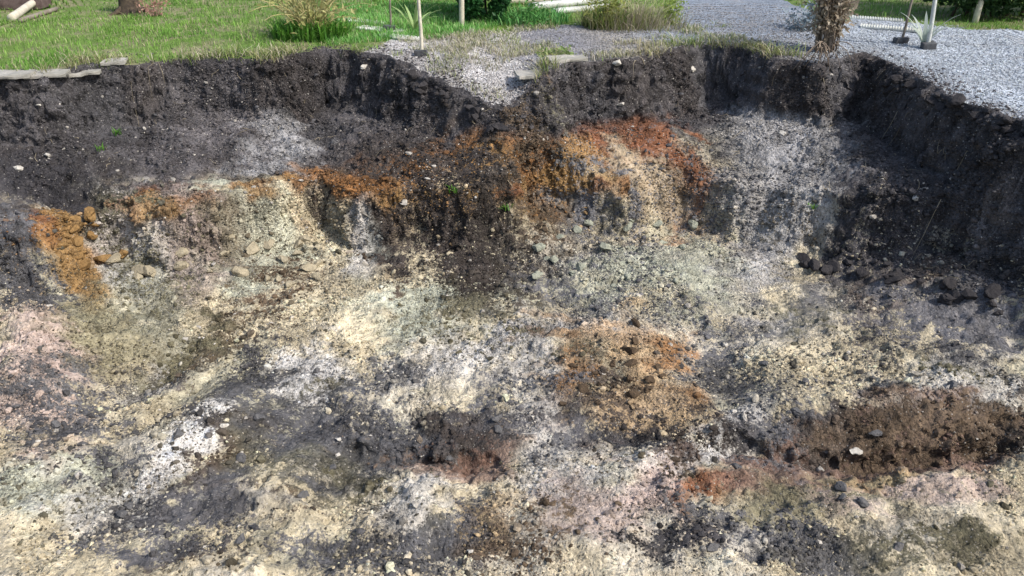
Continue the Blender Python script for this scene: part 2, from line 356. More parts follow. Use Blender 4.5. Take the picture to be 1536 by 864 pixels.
WQX = XQ+0.16*fbm(XQ, YQ, 0.6, 4, 201)+0.05*fbm(XQ, YQ, 0.12, 3, 203); WQY = YQ+0.13*fbm(XQ, YQ, 0.6, 4, 202)+0.04*fbm(XQ, YQ, 0.12, 3, 204)
STK = fbm(XQ*0.45+0.2*YQ, YQ, 0.12, 4, 205, 0.6)      # drag streaks left by the digger bucket
FIN = fbm(XQ, YQ, 0.30, 5, 206, 0.62)
def patch(px, py, rx, ry, ang):
    a = math.radians(ang); ca_, sa_ = math.cos(a), math.sin(a)
    z = hit(px, py)[2]; c = np.array(at(px, py, z))
    u = (np.array(at(px+rx*ca_, py+rx*sa_, z))-np.array(at(px-rx*ca_, py-rx*sa_, z)))/2
    v = (np.array(at(px-ry*sa_, py+ry*ca_, z))-np.array(at(px+ry*sa_, py-ry*ca_, z)))/2
    Mi = np.linalg.inv(np.array([u, v]).T); dx, dy = WQX-c[0], WQY-c[1]
    d = np.sqrt((Mi[0, 0]*dx+Mi[0, 1]*dy)**2+(Mi[1, 0]*dx+Mi[1, 1]*dy)**2)
    s_ = 0.35 if (int(px)+int(py)) % 2 else -0.35
    return d+0.50*(FIN if s_ > 0 else -FIN)+0.50*STK*(1 if (int(px)//7) % 2 else -1)
def base(px, py, rx, ry, ang, c, k=1.0, rag=0, zmax=None):     # paint the bed
    d = patch(px, py, rx, ry, ang); j = d < 1.4; t = k*sst(1.4, 0.5, d[j])
    if zmax is not None: t = t*sst(zmax+0.06, zmax-0.06, PZ[pit_i[j]])
    A[pit_i[j]] = mixc(A[pit_i[j]], c, t)
def spill(px, py, rx, ry, ang, c, k=1.0, rag=0):     # soil of another colour thrown over the bed, or shade painted as colour
    d = patch(px, py, rx*1.25, ry*1.25, ang); j = d < 1.7; t = sst(1.7, 0.0, d[j]); i = pit_i[j]
    c = np.asarray(c)*1.12+0.004; Bc[i] = mixc(Bc[i], c, np.clip(t*1.5, 0, 0.9)); S[i] = np.maximum(S[i], t*k*1.0-0.10+0.16*STK[j])
# bench under the back wall
base(395,190,45,22,0,GRYS*1.3,0.8,0,-0.46); base(440,228,70,14,-4,GRYS*1.2,0.8,0,-0.46); base(260,215,60,30,0,HUM*1.5,0.6,0,-0.46); base(330,195,50,30,0,HUM*1.8,0.6,0,-0.46)
base(1150,185,40,16,0,WHT*0.8,0.9,0,-0.46); base(1170,235,60,14,-5,WHT*0.75,0.9,0,-0.46); base(1130,210,80,40,0,GRYS,0.7,0,-0.46); base(1220,270,60,70,0,GRYS*0.9,0.8,0,-0.46)
base(1160,310,80,50,0,GRYS*1.25,0.8,0,-0.46); base(1170,312,38,12,-5,WHT,0.9,0,-0.46); base(1180,370,75,40,0,WHT*0.9,0.9,0,-0.46); base(1060,310,70,50,0,SAND*0.8,0.7,0,-0.46)
spill(100,275,95,20,3,BLK,0.9); spill(30,400,50,40,0,GDK,0.9); spill(90,250,80,22,0,HUM*0.9,0.6)  # black strip: shade under the left ledge painted into the soil colour
base(950,205,85,34,6,RUS*1.15,0.95,0.25,-0.5); base(700,240,100,18,0,ORA*0.9,0.9,0,-0.42); base(690,266,110,15,0,OCH*0.8,0.8,0,-0.45); base(590,262,60,14,0,ORA*0.8,0.8,0,-0.45); base(830,232,70,16,0,ORA*0.85,0.9,0,-0.5);  base(880,235,40,18,0,OCH,0.8,0,-0.5); base(990,235,50,22,0,RUS,0.8,0,-0.5)
base(555,300,40,35,0,ORA*0.55,0.8); base(340,285,30,12,0,RUS*1.1,0.8); base(415,285,70,11,-17,ORA*1.1,0.95,0.2); base(110,345,38,36,0,OCH*1.05,0.95); base(150,318,30,16,0,ORA*1.2,0.8); base(20,365,28,16,0,ORA*0.8,0.8); base(240,316,45,10,0,OCH,0.7)
base(120,410,30,20,0,OCH*0.9,0.7); base(30,455,45,30,0,SAND,0.9); base(15,545,25,60,0,SAND*1.1,0.9); base(70,520,30,80,0,BRN*1.3,0.7); base(90,520,18,60,0,PNK,0.6); base(155,500,55,80,0,OLV*1.4,0.75)
base(200,370,60,40,0,WHT*0.85,0.8); base(430,315,40,18,-10,SAND*1.15,0.9); base(270,330,50,20,0,WHT*0.8,0.7); base(400,380,60,40,0,GRN*1.2,0.8); base(240,460,60,60,0,GRN*0.7,0.7); base(340,345,45,25,0,BRN*0.9,0.7); base(300,380,40,40,0,PNK*0.9,0.6)
base(540,380,40,22,0,WHT*1.0,0.9); base(640,390,70,40,10,SAND,0.9); base(620,460,130,40,0,GRN*1.35,0.9); base(450,415,60,25,0,SAND,0.9); base(480,500,70,40,0,SAND*1.05,0.9); base(470,560,60,40,0,WHT,0.95); base(690,540,70,45,0,WHT*0.95,0.9)
base(560,352,40,14,0,TEAL,0.8); spill(600,350,60,16,8,TEAL*0.8,0.8)
spill(690,330,100,40,20,HUMB*1.2,0.9); spill(735,395,48,50,20,HUMB*0.8,1.0); spill(590,400,25,45,0,BRN*0.8,0.8); spill(660,300,110,26,8,HUMB*1.3,0.8); spill(575,315,40,40,0,HUMB,0.8)  # dark humus below the tongue, with the shade of its wall painted in
spill(885,272,60,11,2,BLK*1.8,0.85); spill(850,340,70,45,0,OLV*0.85,0.75); spill(820,420,60,50,0,OLV*0.7,0.8); spill(800,300,40,30,0,BRN,0.7); spill(935,360,70,50,0,GDK*1.4,0.45)  # first patch: black shade below the right bay ledge, painted as colour
base(960,300,70,30,0,SAND*0.8,0.7); base(950,400,80,40,0,GRN*1.3,0.8); base(900,490,110,40,0,GRYS*1.3,0.8); base(790,530,25,60,0,WHT*0.75,0.9); base(1040,390,60,50,0,GRN*1.2,0.7)
# right wall: dark
spill(1370,340,90,90,30,HUM*0.9,1.0); spill(1460,400,110,70,20,HUM*0.8,1.1); spill(1335,270,45,80,10,HUM*0.85,0.9); base(1240,290,55,100,0,GRYS*1.1,0.85,0,-0.46); base(1130,260,60,70,0,GRYS*1.2,0.7,0,-0.46); base(1210,345,60,40,0,WHT*0.75,0.8); base(1250,200,40,40,0,GRYS*0.75,0.7,0,-0.46)
base(1360,430,140,30,12,GRYS*1.2,0.6)
# floor, right
base(1280,410,90,22,5,SAND*1.15,0.9); base(1400,500,150,60,10,SAND,0.8); base(1180,440,60,18,-15,SAND*1.1,0.9); base(1300,540,150,50,0,SAND*1.05,0.9); base(1440,560,80,50,0,WHT,0.7); base(1200,540,80,50,0,SAND*1.1,0.8)
spill(1240,462,70,20,0,GDK,0.9); spill(1380,450,70,22,12,BRN*1.3,0.7); spill(1170,485,60,26,0,OLV*0.8,0.8); spill(1320,590,50,22,0,GDK*1.2,0.7); spill(1390,560,50,18,0,OLV,0.5)
spill(940,575,80,40,0,BRN*1.5,0.4); base(915,530,115,70,0,OCH*1.1+0.06,0.75); base(860,560,60,50,0,GRN*0.9,0.6); base(1000,530,40,40,0,ORA*1.2,0.8); base(840,560,40,60,0,ORA*0.75,0.8); spill(930,600,90,26,0,BRN*0.8,0.8)
spill(1085,560,60,75,0,GDK*0.75,1.0); spill(960,650,75,34,-12,GDK*0.65,1.05); spill(1010,690,30,50,0,BRN*0.6,0.7); spill(880,670,60,30,-20,GDK*0.8,0.8)
base(1055,655,85,30,-35,WHT*1.05,0.95); spill(1080,500,40,26,0,GDK*0.9,0.7); base(820,640,60,40,0,WHT*0.85,0.8); base(860,720,90,60,0,WHT*0.8,0.8); base(990,730,70,40,0,PNK*1.25,0.9); base(930,790,110,50,0,PNK*0.9,0.8)
base(1090,725,60,22,-10,RUS*1.2,0.95); base(1040,760,25,40,20,RUS*0.9,0.8)
spill(1300,645,270,17,2,HUMB*0.75,1.1); base(1330,690,250,48,0,MAU*1.2,0.95); base(1180,705,90,40,0,MAU*1.3,0.8); base(1300,730,70,18,0,OCH*0.8,0.6); base(1400,745,130,20,0,PNK*1.05,0.8); base(1300,770,60,14,0,SAND*1.1,0.9); base(1200,750,110,45,0,OLV*1.4,0.85); spill(1350,680,200,26,0,MAU*0.8,0.75)
spill(1230,825,120,30,0,GDK*0.9,1.0); spill(1400,810,110,26,0,OLV*0.55,0.9); spill(1090,800,90,50,0,GDK*0.9,0.8); base(1180,810,60,26,0,WHT*0.8,0.6); spill(1000,840,70,40,0,BLK*1.4,0.9); base(1480,840,90,40,0,SAND*0.9,0.8)
# floor, left
spill(300,530,110,26,-38,BRN*0.7,1.0); spill(250,570,60,34,-20,BRN*0.7,0.9); spill(140,640,130,24,-12,GDK*0.8,0.95); spill(410,470,60,30,-45,BRN*0.85,0.85); spill(370,575,60,40,-30,GDK*0.75,0.95); spill(410,640,95,38,-38,GDK*0.8,0.95); spill(310,750,110,36,-45,BRN*0.6,0.95); spill(190,690,60,22,-20,GDK,0.8)
base(265,655,100,30,-40,WHT*1.1,0.95); base(215,590,60,18,-30,WHT*0.9,0.8); base(60,720,110,60,0,GRN*1.35,0.9); base(160,770,100,50,0,WHT*0.85,0.8); base(60,600,60,40,0,SAND*0.8,0.8); base(100,840,120,30,0,SAND*0.8,0.8); base(350,760,60,30,0,GRYS,0.6)
spill(430,740,60,60,-30,BRN*0.8,0.7); spill(545,590,60,35,0,GDK*0.95,0.9); spill(500,680,50,75,0,OLV*0.62,1.0); spill(450,690,50,60,0,OLV*0.7,0.8); spill(640,645,140,20,0,HUMB*1.1,1.0); base(690,685,95,40,0,MAU*1.25+0.01,0.9); base(700,690,50,16,0,RUS,0.7); base(620,735,50,36,0,WHT,0.8); base(650,760,70,36,0,SAND*1.05,0.9); base(590,770,50,30,0,WHT*0.9,0.8)
spill(640,812,70,24,-6,OLV*0.5,1.0); spill(500,820,80,40,0,GDK,0.9); base(720,800,50,30,0,OCH*0.9,0.6); spill(700,780,40,24,0,GDK,0.6); spill(270,830,70,40,-20,BRN*0.7,0.8); base(720,600,50,20,0,SAND,0.8); spill(620,560,40,25,0,GRYS*0.6,0.7)
obc = sst(0.2, 0.55, ob+0.15*fbm(X, Y, 0.12, 3, 73))*(X < 1.0); S = S-0.6*obc; A = mixc(A, OBC, 0.85*obc*sst(-0.45, 0.05, fbm(X, Y, 0.5, 3, 67)))
base(40,520,60,85,0,PNK*1.25,0.85); base(265,655,110,24,-40,WHT*1.12,0.9); base(470,560,60,32,0,WHT*1.05,0.8); base(1060,655,90,24,-35,WHT*1.05,0.85); base(1330,690,260,36,0,MAU,0.8); base(640,672,150,20,0,MAU*0.9,0.85)
for a_ in ((640,648,170,16,0,HUMB,1.1),(1300,645,280,14,2,HUMB*0.9,1.1),(95,285,90,13,3,BLK*1.2,1.15),(35,270,50,16,0,BLK*1.5,1.0),(735,400,62,50,18,HUMB*0.7,1.15),(660,360,50,40,10,HUMB*0.9,0.8),(25,395,50,38,0,GDK*0.8,1.0),(90,590,120,40,-10,GDK,0.75),(230,800,150,40,-20,GDK*0.9,0.7),(560,640,90,50,0,GDK*0.8,0.8),(580,840,160,30,0,GDK*0.8,0.8),(820,800,90,50,-30,BRN,0.6),(1180,600,80,40,-20,GDK,0.7),(1420,640,120,24,0,BRN,0.8),(1440,480,110,30,12,GDK*1.2,0.6),(760,600,70,40,0,GDK*1.1,0.6),(680,480,110,34,8,OLV*0.8,0.6),(420,420,70,26,-20,BRN,0.7),(240,440,70,60,0,OLV*0.9,0.55),(950,440,110,40,0,GDK*1.2,0.6),(1060,350,70,40,0,GDK*1.1,0.6)): spill(*a_)  # black entries deepen the painted ledge shade, HUMB near the tongue its wall shade
fine = 1+0.28*fbm(X, Y, 0.12, 3, 71)
A = np.clip(A*fine[:, None], 0.01, 0.75); Bc = np.clip(Bc*fine[:, None], 0.008, 0.6); S = np.clip(S, -0.6, 1.2)

# ---------------------------------------------------------------- upper ground: lawn and gravel
def pz(pts, z=0.0): return [at(*p, z) for p in pts]
ROAD1 = pz([(596,60),(680,55),(768,46)])+[(0.10, 9.3), (0.25, 6.2), (0.1, 4.8), (-1.2, 6.2), (-1.6, 7.2)]
ROAD2 = pz([(1272,24),(1330,32),(1400,36),(1470,44),(1536,50)])+[(9.0, 8.6), (14, 8.3), (14, 0.2), (4, 0.2), (2.4, 7.0)]
YARD = pz([(770,75),(775,44),(870,38),(1000,40),(1015,10),(1030,2)])+[(1.9, 12.6), (3.4, 12.4)]+pz([(1225,20),(1240,100)])+[(2.4, 6.4), (0.1, 6.2)]
wxr = X+0.12*fbm(X, Y, 0.5, 4, 81); wyr = Y+0.12*fbm(X, Y, 0.5, 4, 82)
r1 = sdf(wxr, wyr, ROAD1); r2 = sdf(wxr, wyr, ROAD2); r3 = sdf(wxr, wyr, YARD)
ty = np.clip((Y-7.0)/3.5, 0, 1)
GC = np.tile(np.array((0.60, 0.58, 0.57)), (N, 1))
GC = mixc(GC, np.array((0.52, 0.57, 0.63)), (r2 > -0.3)*1.0)
yc = mixc(np.tile(np.array((0.40, 0.37, 0.33)), (N, 1)), np.array((0.30, 0.34, 0.40)), sst(7.6, 8.6, Y)*sst(0.9, 1.6, X))
yc = mixc(yc, np.array((0.30, 0.30, 0.33)), sst(1.0, 0.6, X))
GC = np.where(((r3 > np.maximum(r1, r2)))[:, None], yc, GC)*(1+0.16*fbm(X, Y, 0.6, 4, 84)+0.12*fbm(X*0.35+0.3*Y, Y*1.4-0.5*X, 0.3, 3, 85))[:, None]
mud = sst(-0.42, -0.03, dU+0.16*fbm(X, Y, 0.25, 4, 86)); GC = mixc(GC, np.array((0.13, 0.115, 0.105)), 0.5*mud)
cls = np.zeros(N, int)                                 # 0 lawn 1 tongue gravel 2 road gravel 3 yard gravel 4 pit
cls[r3 > 0] = 3; cls[r1 > 0] = 1; cls[r2 > 0] = 2; cls[dU > -0.012] = 4
idx = np.arange(N).reshape(NY, NX)
quads = np.stack([idx[:-1, :-1], idx[:-1, 1:], idx[1:, 1:], idx[1:, :-1]], -1).reshape(-1, 4)
fc = cls[quads].max(1)
V = np.c_[PX, PY, PZ]
def sub(name, k, mat, label, cat, **at_):
    fq = quads[fc == k]; u, inv = np.unique(fq, return_inverse=True); inv = inv.reshape(-1, 4)
    ex = {kk: vv[u] for kk, vv in at_.items() if kk != 'Col'}
    o = mesh_arrays(name, V[u], inv, mat, at_['Col'][u] if 'Col' in at_ else None, None, True, ex)
    return tag(o, label, cat, kind='structure')
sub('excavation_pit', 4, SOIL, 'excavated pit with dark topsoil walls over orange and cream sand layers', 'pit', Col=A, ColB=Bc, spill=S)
sub('ground', 0, LAWN, 'green lawn ground around the excavated pit', 'lawn')
sub('gravel_path', 1, GRAVEL, 'pale gravel tongue narrowing to a point above the pit', 'gravel', Col=GC)
sub('gravel_road', 2, GRAVEL, 'wide pale bluish gravel road running along the pit edge', 'gravel', Col=GC)
sub('gravel_yard', 3, GRAVEL, 'grey trodden gravel strip behind the dark pit wall', 'gravel', Col=GC)
def gz(x, y): return hgt(x, y)
def inside(poly, x, y): return sdf(np.asarray(x), np.asarray(y), poly)

# ---------------------------------------------------------------- generators
def ico(sub_=1):
    t = (1+5**.5)/2
    v = [(-1,t,0),(1,t,0),(-1,-t,0),(1,-t,0),(0,-1,t),(0,1,t),(0,-1,-t),(0,1,-t),(t,0,-1),(t,0,1),(-t,0,-1),(-t,0,1)]
    f = [(0,11,5),(0,5,1),(0,1,7),(0,7,10),(0,10,11),(1,5,9),(5,11,4),(11,10,2),(10,7,6),(7,1,8),(3,9,4),(3,4,2),(3,2,6),(3,6,8),(3,8,9),(4,9,5),(2,4,11),(6,2,10),(8,6,7),(9,8,1)]
    v = [np.array(p)/np.linalg.norm(p) for p in v]
    for _ in range(sub_):
        c = {}; nf = []
        def mid(a, b):
            k = (min(a, b), max(a, b))
            if k not in c: p = v[a]+v[b]; v.append(p/np.linalg.norm(p)); c[k] = len(v)-1
            return c[k]
        for a, b, d in f:
            e, g_, h_ = mid(a, b), mid(b, d), mid(d, a); nf += [(a,e,h_),(b,g_,e),(d,h_,g_),(e,g_,h_)]
        f = nf
    return np.array(v), np.array(f)
I0, I1, I2 = ico(0), ico(1), ico(2)
OC = (np.array([(1,0,0),(-1,0,0),(0,1,0),(0,-1,0),(0,0,1),(0,0,-1)], float), np.array([(0,2,4),(2,1,4),(1,3,4),(3,0,4),(2,0,5),(1,2,5),(3,1,5),(0,3,5)]))
def lump(base_, rough, seed, ang=0.0):
    v, f = base_; s = seed*3.7
    r = 1+rough*fbm3(v[:, 0]+s, v[:, 1]+s*.3, v[:, 2]-s, 1.1, 3, 91, 0.6)
    p = v*r[:, None]
    for k in range(5):                                 # a few chipped flats
        n = np.array([math.sin(s*1.3+k*2.1), math.cos(s*2.7+k*1.7), math.sin(s*.7+k*3.9)]); n /= np.linalg.norm(n)
        dd = p@n-(0.62+0.12*math.sin(s+k)); p = p-np.outer(np.maximum(dd, 0)*(0.6+ang), n)
    return p, f
def scatter(name, base_, pos, size, col, mat, label, cat, rough=0.35, flat=0.75, sink=0.3):
    var = [lump(base_, rough, 11+k) for k in range(10)]; n = len(pos)
    nv = len(var[0][0]); out = np.empty((n, nv, 3)); k = rng.integers(0, 10, n)
    a = rng.uniform(0, 6.283, n); b = rng.uniform(-0.6, 0.6, n)
    VV = np.stack([v[0] for v in var])[k]*np.stack([rng.uniform(.7, 1.3, n), rng.uniform(.7, 1.3, n), rng.uniform(flat*.7, flat*1.2, n)], -1)[:, None, :]
    cb_, sb_ = np.cos(b)[:, None], np.sin(b)[:, None]; y = VV[..., 1]*cb_-VV[..., 2]*sb_; z = VV[..., 1]*sb_+VV[..., 2]*cb_
    ca_, sa_ = np.cos(a)[:, None], np.sin(a)[:, None]; x = VV[..., 0]*ca_-y*sa_; y = VV[..., 0]*sa_+y*ca_
    out = np.stack([x, y, z], -1)*size[:, None, None]; out[..., 2] += (size*(0.5-sink))[:, None]; out += pos[:, None, :]
    F = (var[0][1][None]+(np.arange(n)*nv)[:, None, None]).reshape(-1, 3)
    o = mesh_arrays(name, out.reshape(-1, 3), F, mat, np.repeat(col, nv, 0), None, False)
    return tag(o, label, cat, kind='stuff')
def gridval(arr, x, y):
    i = np.clip(np.searchsorted(X1, x), 0, NX-1); j = np.clip(np.searchsorted(Y1, y), 0, NY-1); return arr[j*NX+i]
def surf(x, y):
    i = np.clip(np.searchsorted(X1, x), 0, NX-1); j = np.clip(np.searchsorted(Y1, y), 0, NY-1); return V[j*NX+i]
def blades(name, P, hgt_, wid, col, mat, parent=None, lean=0.5, bend=0.6, direc=None, tipc=1.15):
    n = len(P); a = rng.uniform(0, 6.283, n) if direc is None else direc
    d = np.stack([np.cos(a), np.sin(a), np.zeros(n)], -1); s = np.stack([-np.sin(a), np.cos(a), np.zeros(n)], -1)
    tw = rng.uniform(-0.8, 0.8, n); s = s*np.cos(tw)[:, None]+np.array([0, 0, 1.0])*np.sin(tw)[:, None]*0.4
    ln = (lean*rng.uniform(0.1, 1.0, n)*hgt_)[:, None]; h3 = hgt_[:, None]; up_ = np.array([0, 0, 1.0]); w = wid[:, None]
    p1 = P+up_*h3*0.55+d*ln*0.4; p2 = P+up_*h3*(1-bend*0.3*rng.random((n, 1)))+d*ln*1.2
    VV = np.stack([P-s*w*.5, P+s*w*.5, p1+s*w*.42, p1-s*w*.42, p2], 1).reshape(-1, 3)
    b_ = np.arange(n)*5
    q4 = np.stack([b_, b_+1, b_+2, b_+3], -1); t3 = np.stack([b_+3, b_+2, b_+4], -1)
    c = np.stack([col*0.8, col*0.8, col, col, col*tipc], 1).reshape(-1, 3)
    return mesh_arrays(name, VV, [q4, t3], mat, c, parent)
def leaves(name, P, size, col, mat, parent=None, up_bias=0.4, long=1.7):
    n = len(P); nrm = rng.normal(size=(n, 3)); nrm[:, 2] = np.abs(nrm[:, 2])+up_bias; nrm /= np.linalg.norm(nrm, axis=1)[:, None]
    t = np.cross(nrm, rng.normal(size=(n, 3))); t /= np.linalg.norm(t, axis=1)[:, None]+1e-9; b = np.cross(nrm, t)
    s = size[:, None]; L = s*long*.5
    VV = np.stack([P-t*L, P+b*s*.45-t*L*.1+nrm*s*.12, P+t*L-nrm*s*.1, P-b*s*.45-t*L*.1+nrm*s*.12, P+t*L*.1-nrm*s*.02], 1).reshape(-1, 3)
    i = np.arange(n)*5
    T = np.concatenate([np.stack([i, i+1, i+4], -1), np.stack([i+1, i+2, i+4], -1), np.stack([i+2, i+3, i+4], -1), np.stack([i+3, i, i+4], -1)])
    return mesh_arrays(name, VV, T, mat, np.repeat(col, 5, 0), parent)
def tubes(name, paths, mat, parent=None, col=None, k=6):
    """paths: list of (points (n,3), radii (n))"""
    VV, F, C, o = [], [], [], 0
    for pi, (P, R) in enumerate(paths):
        P = np.asarray(P, float); n = len(P); T = np.gradient(P, axis=0); T /= np.linalg.norm(T, axis=1)[:, None]+1e-9
        ref = np.array([0.31, 0.2, 0.93]) if abs(T[0, 2]) < 0.8 else np.array([1.0, 0.1, 0])
        A_ = np.cross(T, ref); A_ /= np.linalg.norm(A_, axis=1)[:, None]; B_ = np.cross(T, A_)
        th = np.arange(k)*2*math.pi/k
        ring = P[:, None]+(A_[:, None]*np.cos(th)[None, :, None]+B_[:, None]*np.sin(th)[None, :, None])*np.asarray(R)[:, None, None]
        VV.append(ring.reshape(-1, 3))
        for i in range(n-1):
            for j in range(k): F.append((o+i*k+j, o+i*k+(j+1) % k, o+(i+1)*k+(j+1) % k, o+(i+1)*k+j))
        VV.append(P[[0, -1]]); e = o+n*k
        F3 = [(e, o+(j+1) % k, o+j) for j in range(k)]+[(e+1, o+(n-1)*k+j, o+(n-1)*k+(j+1) % k) for j in range(k)]
        F += [f_+(f_[-1],) for f_ in F3]
        if col is not None: C.append(np.tile(col[pi], (n*k+2, 1)))
        o += n*k+2
    Q = np.array(F); tri = Q[:, 2] == Q[:, 3]
    return mesh_arrays(name, np.concatenate(VV), [Q[~tri], Q[tri][:, :3]], mat, np.concatenate(C) if C else None, parent, True)
def rough_box(name, dims, mat, parent=None, seg=(8, 4, 2), wob=0.012, seed=0, taper=0.0, ribs=0):
    """a block with worn, uneven edges; origin at the bottom centre"""
    lx, ly, lz = dims; pts = {}; VV = []; F = []
    def vid(i, j, k_):
        if (i, j, k_) not in pts:
            x = (i/seg[0]-.5)*lx; y = (j/seg[1]-.5)*ly*(1-taper*(i/seg[0])); z = k_/seg[2]*lz
            if ribs and k_ == seg[2] and i % 2: z -= ribs
            if (i in (0, seg[0]))+(j in (0, seg[1]))+(k_ in (0, seg[2])) >= 2: x *= 0.985; y *= 0.97; z = z-0.06*lz if k_ == seg[2] else z
            pts[(i, j, k_)] = len(VV); VV.append((x, y, z))
        return pts[(i, j, k_)]
    for (ax, n0, n1, n2) in ((0, 1, 2, 0), (1, 0, 2, 1), (2, 0, 1, 2)):
        for side in (0, seg[ax]):
            for a in range(seg[n0]):
                for b in range(seg[n1]):
                    qd = []
                    for da, db in ((0, 0), (1, 0), (1, 1), (0, 1)):
                        c_ = [0, 0, 0]; c_[ax] = side; c_[n0] = a+da; c_[n1] = b+db; qd.append(vid(*c_))
                    flip = (side == 0) ^ (ax == 1)
                    F.append(qd[::-1] if flip else qd)
    VV = np.array(VV); s = seed*9.1
    for ax in range(3): VV[:, ax] += wob*fbm3(VV[:, 0]+s, VV[:, 1]+ax*7, VV[:, 2]-s, 0.12, 3, 97+ax)
    VV[:, 2] -= VV[:, 2].min()
    return mesh_arrays(name, VV, np.array(F), mat, None, parent)

# ---------------------------------------------------------------- loose soil: crumbs, pebbles, gravel chips (nobody could count them)
def vis_points(n, xlim, ylim):
    return rng.uniform(xlim[0], xlim[1], n), rng.uniform(ylim[0], ylim[1], n)
ci = np.nonzero((dU > 0.02) & (np.abs(X) < 0.72*Y+0.35) & (np.abs(X) < 4.7) & (Y > 2.3) & (Y < 7.8))[0]
dyr = np.gradient(Y1)[ci//NX]
wgt = np.clip(nl[ci], 1, 6)*dyr*np.clip(0.35+0.9*(fbm(X[ci], Y[ci], 0.35, 3, 101)+0.7*np.exp(-(dL[ci]/0.25)**2)+0.8*np.exp(-((dU[ci]-0.36)/0.12)**2)+0.6*np.exp(-(dU[ci]/0.07)**2)), 0.03, 2.2)
wgt /= wgt.sum()
def crumb_set(n, base_, smin, svar, pw, label):
    c_ = rng.choice(ci, n, p=wgt); P = V[c_]+np.c_[rng.uniform(-.006, .006, (n, 2)), np.zeros(n)]
    brk_ = 0.45+0.35*rng.normal(size=n)
    col = np.where((S[c_] > brk_)[:, None], Bc[c_], A[c_]); r = rng.random(n)
    col = np.where((r < 0.05)[:, None], Bc[c_]*0.8, col); col = np.where((r > 0.975)[:, None], np.array((0.5, 0.47, 0.42)), col)
    col = np.clip(col*rng.uniform(0.6, 1.35, n)[:, None], 0.01, 0.72)
    scatter('soil_crumbs', base_, P, smin+svar*rng.random(n)**pw, col, CRUMB, label, 'soil crumbs', 0.5)
crumb_set(110000, OC, 0.004, 0.009, 2, 'fine loose soil grains strewn over the whole pit')
crumb_set(11000, I0, 0.009, 0.019, 3.5, 'small soil lumps and pebbles strewn over the whole pit')
for nm, poly, lim, n, cc, lab in (('gravel_chips', ROAD1, (-1.9, 0.2, 4.9, 9.4), 26000, (0.58, 0.56, 0.55), 'loose stone chips lying on the pointed gravel tongue'),
                                  ('gravel_chips', ROAD2, (2.2, 6.5, 4.6, 9.4), 42000, (0.50, 0.55, 0.61), 'loose stone chips lying on the wide gravel road'),
                                  ('gravel_chips', YARD, (-0.1, 3.3, 6.3, 10.5), 22000, (0.36, 0.36, 0.37), 'loose stone chips on the trodden strip behind the pit')):
    x, y = vis_points(n, lim[:2], lim[2:]); k = (inside(poly, x, y) > 0.05*rng.normal(size=n)) & (gridval(dU, x, y) < -0.02)
    x, y = x[k], y[k]; P = surf(x, y)
    col = np.array(cc)*rng.uniform(0.45, 1.35, len(x))[:, None]; size = 0.005+0.008*rng.random(len(x))**2
    scatter(nm, OC, P, size, np.clip(col, 0.03, 0.72), CRUMB, lab, 'gravel', sink=0.25)

gi = np.nonzero((dU < -0.01) & (dU > -0.55) & (np.abs(X) < 4.6) & (Y > 4.3) & (Y < 8.6))[0]
w_ = np.exp(dU[gi]/0.13)*np.clip(0.5+fbm(X[gi], Y[gi], 0.3, 3, 121), 0.02, 2)*np.gradient(Y1)[gi//NX]
gi = rng.choice(gi, 3200, p=w_/w_.sum())
scatter('soil_crumbs', OC, V[gi], 0.005+0.015*rng.random(3200)**3, np.clip(HUM*rng.uniform(0.6, 1.9, 3200)[:, None], 0.02, 0.5), CRUMB, 'dark soil crumbs thrown onto the pit rim', 'soil crumbs', 0.5)
# ---------------------------------------------------------------- grass
def grass(name, n, lim, dens, h0, h1, cols, label, w=0.006, lean=0.7, mat=GRASS, cat='grass'):
    x, y = vis_points(n, lim[:2], lim[2:])
    k = dens(x, y) > rng.random(n); x, y = x[k], y[k]; P = surf(x, y).copy(); P[:, 2] -= 0.003
    t = fbm(x, y, 0.7, 3, 111)*0.5+0.5; t = np.clip(t+rng.normal(0, .22, len(x)), 0, 1)
    c0, c1 = np.array(cols[0]), np.array(cols[1]); col = c0*(1-t[:, None])+c1*t[:, None]
    dry = rng.random(len(x)) < cols[3]; col = np.where(dry[:, None], np.array(cols[2]), col)*rng.uniform(0.7, 1.25, len(x))[:, None]
    hh = (h0+(h1-h0)*rng.random(len(x))**1.5)*(0.6+0.8*np.clip(fbm(x, y, 0.35, 3, 113)*.5+.5, 0, 1))
    far = 1+np.clip((y-8)*0.12, 0, 1.5)
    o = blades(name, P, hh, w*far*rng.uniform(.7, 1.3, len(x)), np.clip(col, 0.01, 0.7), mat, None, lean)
    return tag(o, label, cat, kind='stuff')
G0, G1, GD = (0.12, 0.28, 0.04), (0.26, 0.44, 0.085), (0.50, 0.44, 0.28)
def dl(x, y):
    d = gridval(dU, x, y); nr = (np.maximum(np.maximum(gridval(r1, x, y), gridval(r2, x, y)), gridval(r3, x, y)) < -0.03)
    bare = sst(-0.05, 0.4, fbm(x, y, 0.9, 4, 115)); 
    return (d < -0.05)*nr*(0.3+0.7*bare)*(np.abs(x) < 0.72*y+0.8)
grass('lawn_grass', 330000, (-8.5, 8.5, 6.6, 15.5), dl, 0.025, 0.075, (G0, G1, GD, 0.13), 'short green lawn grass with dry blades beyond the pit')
LUSH = pz([(500,12),(700,8),(772,30),(700,58),(600,62),(500,70),(470,60)])
def dg(x, y): return (inside(LUSH, x, y) > 0)*(gridval(dU, x, y) < -0.04)*(gridval(r1, x, y) < 0.02)*(0.5+0.5*sst(-0.4, 0.2, fbm(x, y, 0.4, 3, 116)))
grass('lush_grass', 60000, (-3.2, 0.1, 7.2, 11.5), dg, 0.03, 0.10, ((0.10, 0.30, 0.05), (0.24, 0.52, 0.13), (0.42, 0.55, 0.25), 0.15), 'lush bright green grass around the ribbed boards')
